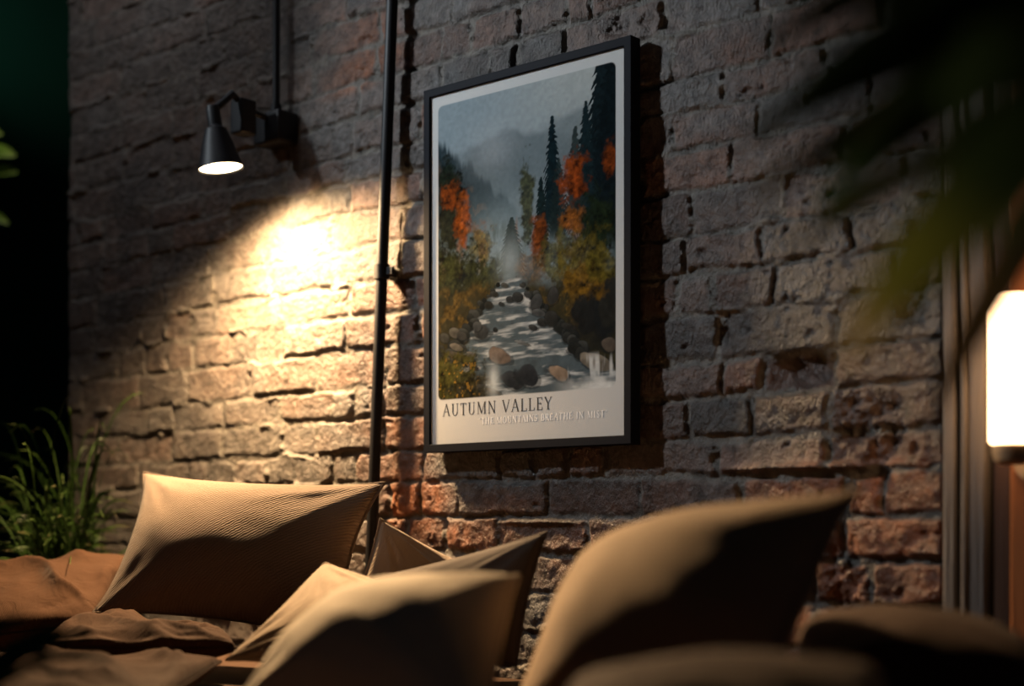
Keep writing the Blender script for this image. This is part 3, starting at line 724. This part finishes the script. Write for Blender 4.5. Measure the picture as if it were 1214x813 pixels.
# ------------------------------------------------------------------ plants
def blade(bm, cl, pts, w, cols, up, n=14, fold=.25):
    """a leaf blade through control points, widest near the middle"""
    pts = [Vector(p_) for p_ in pts]
    def bez(t_):
        q_ = pts[:]
        while len(q_) > 1: q_ = [a_.lerp(b_, t_) for a_, b_ in zip(q_, q_[1:])]
        return q_[0]
    prev = None
    for i in range(n+1):
        t_ = i/n; p_ = bez(t_); d_ = (bez(min(1, t_+.02))-bez(max(0, t_-.02))).normalized()
        sd_ = d_.cross(up).normalized(); nn = sd_.cross(d_)
        ww = w*max(.03, (math.sin(math.pi*min(1, t_*.92+.06)))**.7)*.5
        row_ = [p_-sd_*ww+nn*ww*fold, p_, p_+sd_*ww+nn*ww*fold, p_-nn*.0012]
        vs_ = [bm.verts.new(q_) for q_ in row_]
        c0, c1, c2 = cols; k_ = t_
        cc = [a_*(1-sm(.55, .8, k_))+b_*sm(.55, .8, k_) for a_, b_ in zip(c0, c1)]; cc = [a_*(1-sm(.82, 1., k_))+b_*sm(.82, 1., k_) for a_, b_ in zip(cc, c2)]
        for v_ in vs_: v_[cl] = (cc[0], cc[1], cc[2], 1)
        if prev:
            a_, b_ = prev, vs_
            for f_ in ((a_[0], a_[1], b_[1], b_[0]), (a_[1], a_[2], b_[2], b_[1]), (a_[2], a_[3], b_[3], b_[2]), (a_[3], a_[0], b_[0], b_[3])): bm.faces.new(f_)
        prev = vs_
def new_leaf_bm():
    bm = bmesh.new(); return bm, bm.verts.layers.float_color.new('col')
def pot(parent, r, h, mat=M_pot):
    bm = bmesh.new(); lathe(bm, [(0, 0), (r*.74, 0), (r*.78, .01), (r, h-.02), (r*1.06, h-.02), (r*1.06, h), (r*.93, h), (r*.91, h-.03), (0, h-.03)], 40); obj('pot', bm, mat, parent)
    bm = bmesh.new(); lathe(bm, [(0, h-.022), (r*.905, h-.026), (r*.905, h-.029), (0, h-.029)], 40); obj('soil', bm, M_soil, parent)

G1, G2, G3 = (.035, .075, .012), (.06, .12, .02), (.12, .17, .05)
gb = P(78, 700, 3.46); gx, gy = gb.x, gb.y
gp = thing('grass_plant', 'potted grass plant with thin green blades left of the tan pillow', 'plant', (gx, gy, 0))
pot(gp, .10, .52)
bm, cl = new_leaf_bm()
rr2 = random.Random(5)
for i in range(300):
    a_ = rr2.uniform(0, 6.283); r0 = rr2.uniform(0, .08); b0 = Vector((r0*math.cos(a_), r0*math.sin(a_), .50))
    hgt = rr2.uniform(.12, .38) if i > 26 else rr2.uniform(.40, .60)
    lean = Vector((rr2.gauss(0, .11), rr2.gauss(0, .05)-.02, 0))
    tip = b0+lean*1.5+Vector((0, 0, hgt*rr2.uniform(.7, 1)))
    tip.y = min(tip.y, -gy-.03)
    m_ = b0+lean*.35+Vector((0, 0, hgt))
    c_ = rr2.uniform(.3, 1.1)
    blade(bm, cl, [b0, m_, tip], rr2.uniform(.004, .0085), [tuple(x_*c_ for x_ in G1), tuple(x_*c_ for x_ in G2), tuple(x_*c_ for x_ in (G3 if rr2.random() < .8 else (.30, .24, .12)))], Vector((rr2.uniform(-1, 1), -1, .2)).normalized(), n=9)
obj('blades', bm, M_leaf, gp)

# arching palm close to the camera, right
palm = thing('palm_plant', 'dark broad leaves hanging into the upper right corner, close to the camera', 'plant', (.02, -1.28, 0)); PLO = palm.location.copy()
pot(palm, .13, .30)
bm = bmesh.new(); crown = P(1345, 30, .92)-PLO
tube(bm, [(0, 0, .26), (.01, .01, .7), (crown.x*.5, crown.y*.5, 1.0), crown], [.016, .013, .011, .008]); obj('stem', bm, M_dwood, palm)
LG0, LG1, DRY = (.022, .034, .010), (.05, .06, .012), (.36, .22, .08)
specs = [((1290, -20), (1080, 60), (880, 168), .060, .92, (LG0, LG0, (.06, .05, .02))), ((1290, 20), (1080, 120), (890, 235), .050, .98, (LG0, (.03, .035, .012), (.16, .09, .04))),
         ((1290, 30), (1090, 100), (975, 255), .055, .88, (LG0, LG0, (.03, .06, .02))), ((1290, 110), (1130, 250), (1000, 425), .055, .80, (LG0, (.13, .12, .018), DRY)),
         ((1300, 190), (1190, 300), (1098, 505), .032, 1.15, ((.06, .05, .02), (.22, .13, .05), DRY)), ((1280, -90), (1080, -40), (900, 60), .065, .86, (LG0, LG0, LG0)),
         ((1290, -60), (1120, 10), (940, 110), .060, .80, (LG0, LG0, LG0)), ((1300, 60), (1160, 90), (1010, 170), .065, .84, (LG0, LG0, (.05, .05, .015))),
         ((1300, 110), (1160, 150), (930, 300), .034, 1.0, (LG0, (.05, .05, .02), (.2, .12, .06))), ((1300, -30), (1220, 30), (1120, 150), .07, .78, (LG0, LG0, LG0)),
         ((1330, 60), (1240, 120), (1175, 290), .045, .86, (LG0, LG0, (.06, .06, .02)))]
for a_, b_, c_, w_, dp, cols in specs:
    bm, cl = new_leaf_bm()
    blade(bm, cl, [crown, P(a_[0], a_[1], dp)-PLO, P(b_[0], b_[1], dp)-PLO, P(c_[0], c_[1], dp)-PLO], w_, cols, Vector((.4, -.6, .7)).normalized(), n=20)
    obj('leaf', bm, M_leaf, palm)

# small plant whose leaves show at bottom left
fern = thing('leafy_plant', 'low dark green leaves at the bottom left edge, in front of the sofa', 'plant', (-1.50, -1.46, 0)); FO = fern.location.copy()
pot(fern, .11, .36)
for i, (a_, c_, dp, w_) in enumerate((((-40, 790), (108, 752), 1.56, .048), ((-40, 800), (80, 742), 1.50, .042), ((-30, 780), (60, 778), 1.46, .05), ((-60, 770), (30, 735), 1.52, .045), ((-50, 800), (120, 775), 1.50, .024))):
    bm, cl = new_leaf_bm()
    b0 = Vector((random.uniform(-.05, .05), random.uniform(-.05, .05), .34))
    blade(bm, cl, [b0, P(a_[0], a_[1]-30, dp)-FO, P(c_[0], c_[1], dp)-FO], w_, ((.02, .05, .028), (.03, .075, .045), (.08, .15, .10)), Vector((.2, -.5, .8)).normalized(), n=16)
    obj('leaf', bm, M_leaf, fern)

# tall plant glimpsed at the far left edge
tp0 = P(-60, 900, 4.7)
tall = thing('tall_plant', 'bright yellow-green leaf tips at the upper left edge before the dark green wall', 'plant', (tp0.x, tp0.y, 0)); TO = tall.location.copy()
pot(tall, .15, .40)
bm = bmesh.new(); stt = P(-55, 240, 4.7)-TO; tube(bm, [(0, 0, .36), (.02, 0, 1.0), stt], [.018, .014, .008]); obj('stem', bm, M_dwood, tall)
for a_, c_, w_ in (((-35, 180), (18, 185), .09), ((-30, 210), (20, 205), .08), ((-40, 250), (10, 265), .06), ((-50, 150), (2, 160), .07), ((-90, 180), (-140, 200), .09), ((-80, 230), (-120, 270), .09)):
    bm, cl = new_leaf_bm()
    blade(bm, cl, [stt, P(a_[0], a_[1]-15, 4.65)-TO, P(c_[0], c_[1], 4.6)-TO], w_, ((.12, .22, .02), (.16, .28, .03), (.2, .28, .04)), Vector((.3, -.7, .5)).normalized(), n=12)
    obj('leaf', bm, M_leaf, tall)

# ------------------------------------------------------------------ light
def light(name, typ, loc_, energy, col, target=None, **kw):
    ld = bpy.data.lights.new(name, typ); ld.energy = energy; ld.color = col
    for a_, b_ in kw.items(): setattr(ld, a_, b_)
    o = bpy.data.objects.new(name, ld); C.objects.link(o); o.location = loc_
    if target is not None: o.rotation_euler = (Vector(target)-Vector(loc_)).to_track_quat('-Z', 'Y').to_euler()
    return o
WARM = (1, .66, .34)
lp = LO+(LM @ Vector((0, 0, -.008)))
light('wall_lamp_bulb', 'SPOT', lp, 310, WARM, lp+Vector((.15, .12, -.97)), spot_size=math.radians(160), spot_blend=.95, shadow_soft_size=.045)
light('wall_lamp_pillow_fill', 'SPOT', lp, 440, WARM, (-1.33, -.62, .70), spot_size=math.radians(48), spot_blend=1, shadow_soft_size=.045)  # second spot added at the lamp's mouth to brighten the pillows
pc = Vector(((fx0+fx1)/2, 0, (fz0+fz1)/2))
light('cool_poster_fill', 'SPOT', (-3.2, -1.45, 2.47), 175, (.84, .93, 1), pc+Vector((.2, 0, .17)), spot_size=math.radians(46), spot_blend=1, shadow_soft_size=.05)  # unseen cool spot added at upper left to light poster and bricks
light('left_brick_fill', 'AREA', (-2.9, -.70, 2.74), 1.5, (.95, .95, 1), (-2.95, 0, 1.85), shape='RECTANGLE', size=1.2, size_y=.15, spread=math.radians(85))  # no fixture here: dim area light added to lift the far-left bricks
light('palm_leaf_fill', 'SPOT', (-.10, -1.75, .55), 9, (1, .88, .58), (-.37, -1.30, 1.08), spot_size=math.radians(52), spot_blend=1, shadow_soft_size=.05)  # added out of view, only to brighten the near palm leaves
light('green_wall_fill', 'SPOT', P(-250, 40, 4.6), 26, (.75, 1, .85), P(30, 0, 5.7), spot_size=math.radians(55), spot_blend=1, shadow_soft_size=.1)  # unseen helper spot, added to bring up the top of the green wall
light('tall_plant_fill', 'SPOT', P(-10, -105, 4.5), 14, (1, .95, .7), P(-10, 260, 4.62), spot_size=math.radians(22), spot_blend=.6, shadow_soft_size=.05)  # narrow spot added out of view to brighten the tall plant's leaves
wd = bpy.data.worlds.new('world'); S.world = wd; wd.use_nodes = True
bg = wd.node_tree.nodes['Background']; bg.inputs[0].default_value = (.6, .75, 1, 1); bg.inputs[1].default_value = .012

S.view_settings.view_transform = 'Standard'; S.view_settings.look = 'None'
S.view_settings.exposure = 0; S.view_settings.gamma = 1; S.view_settings.use_curve_mapping = False
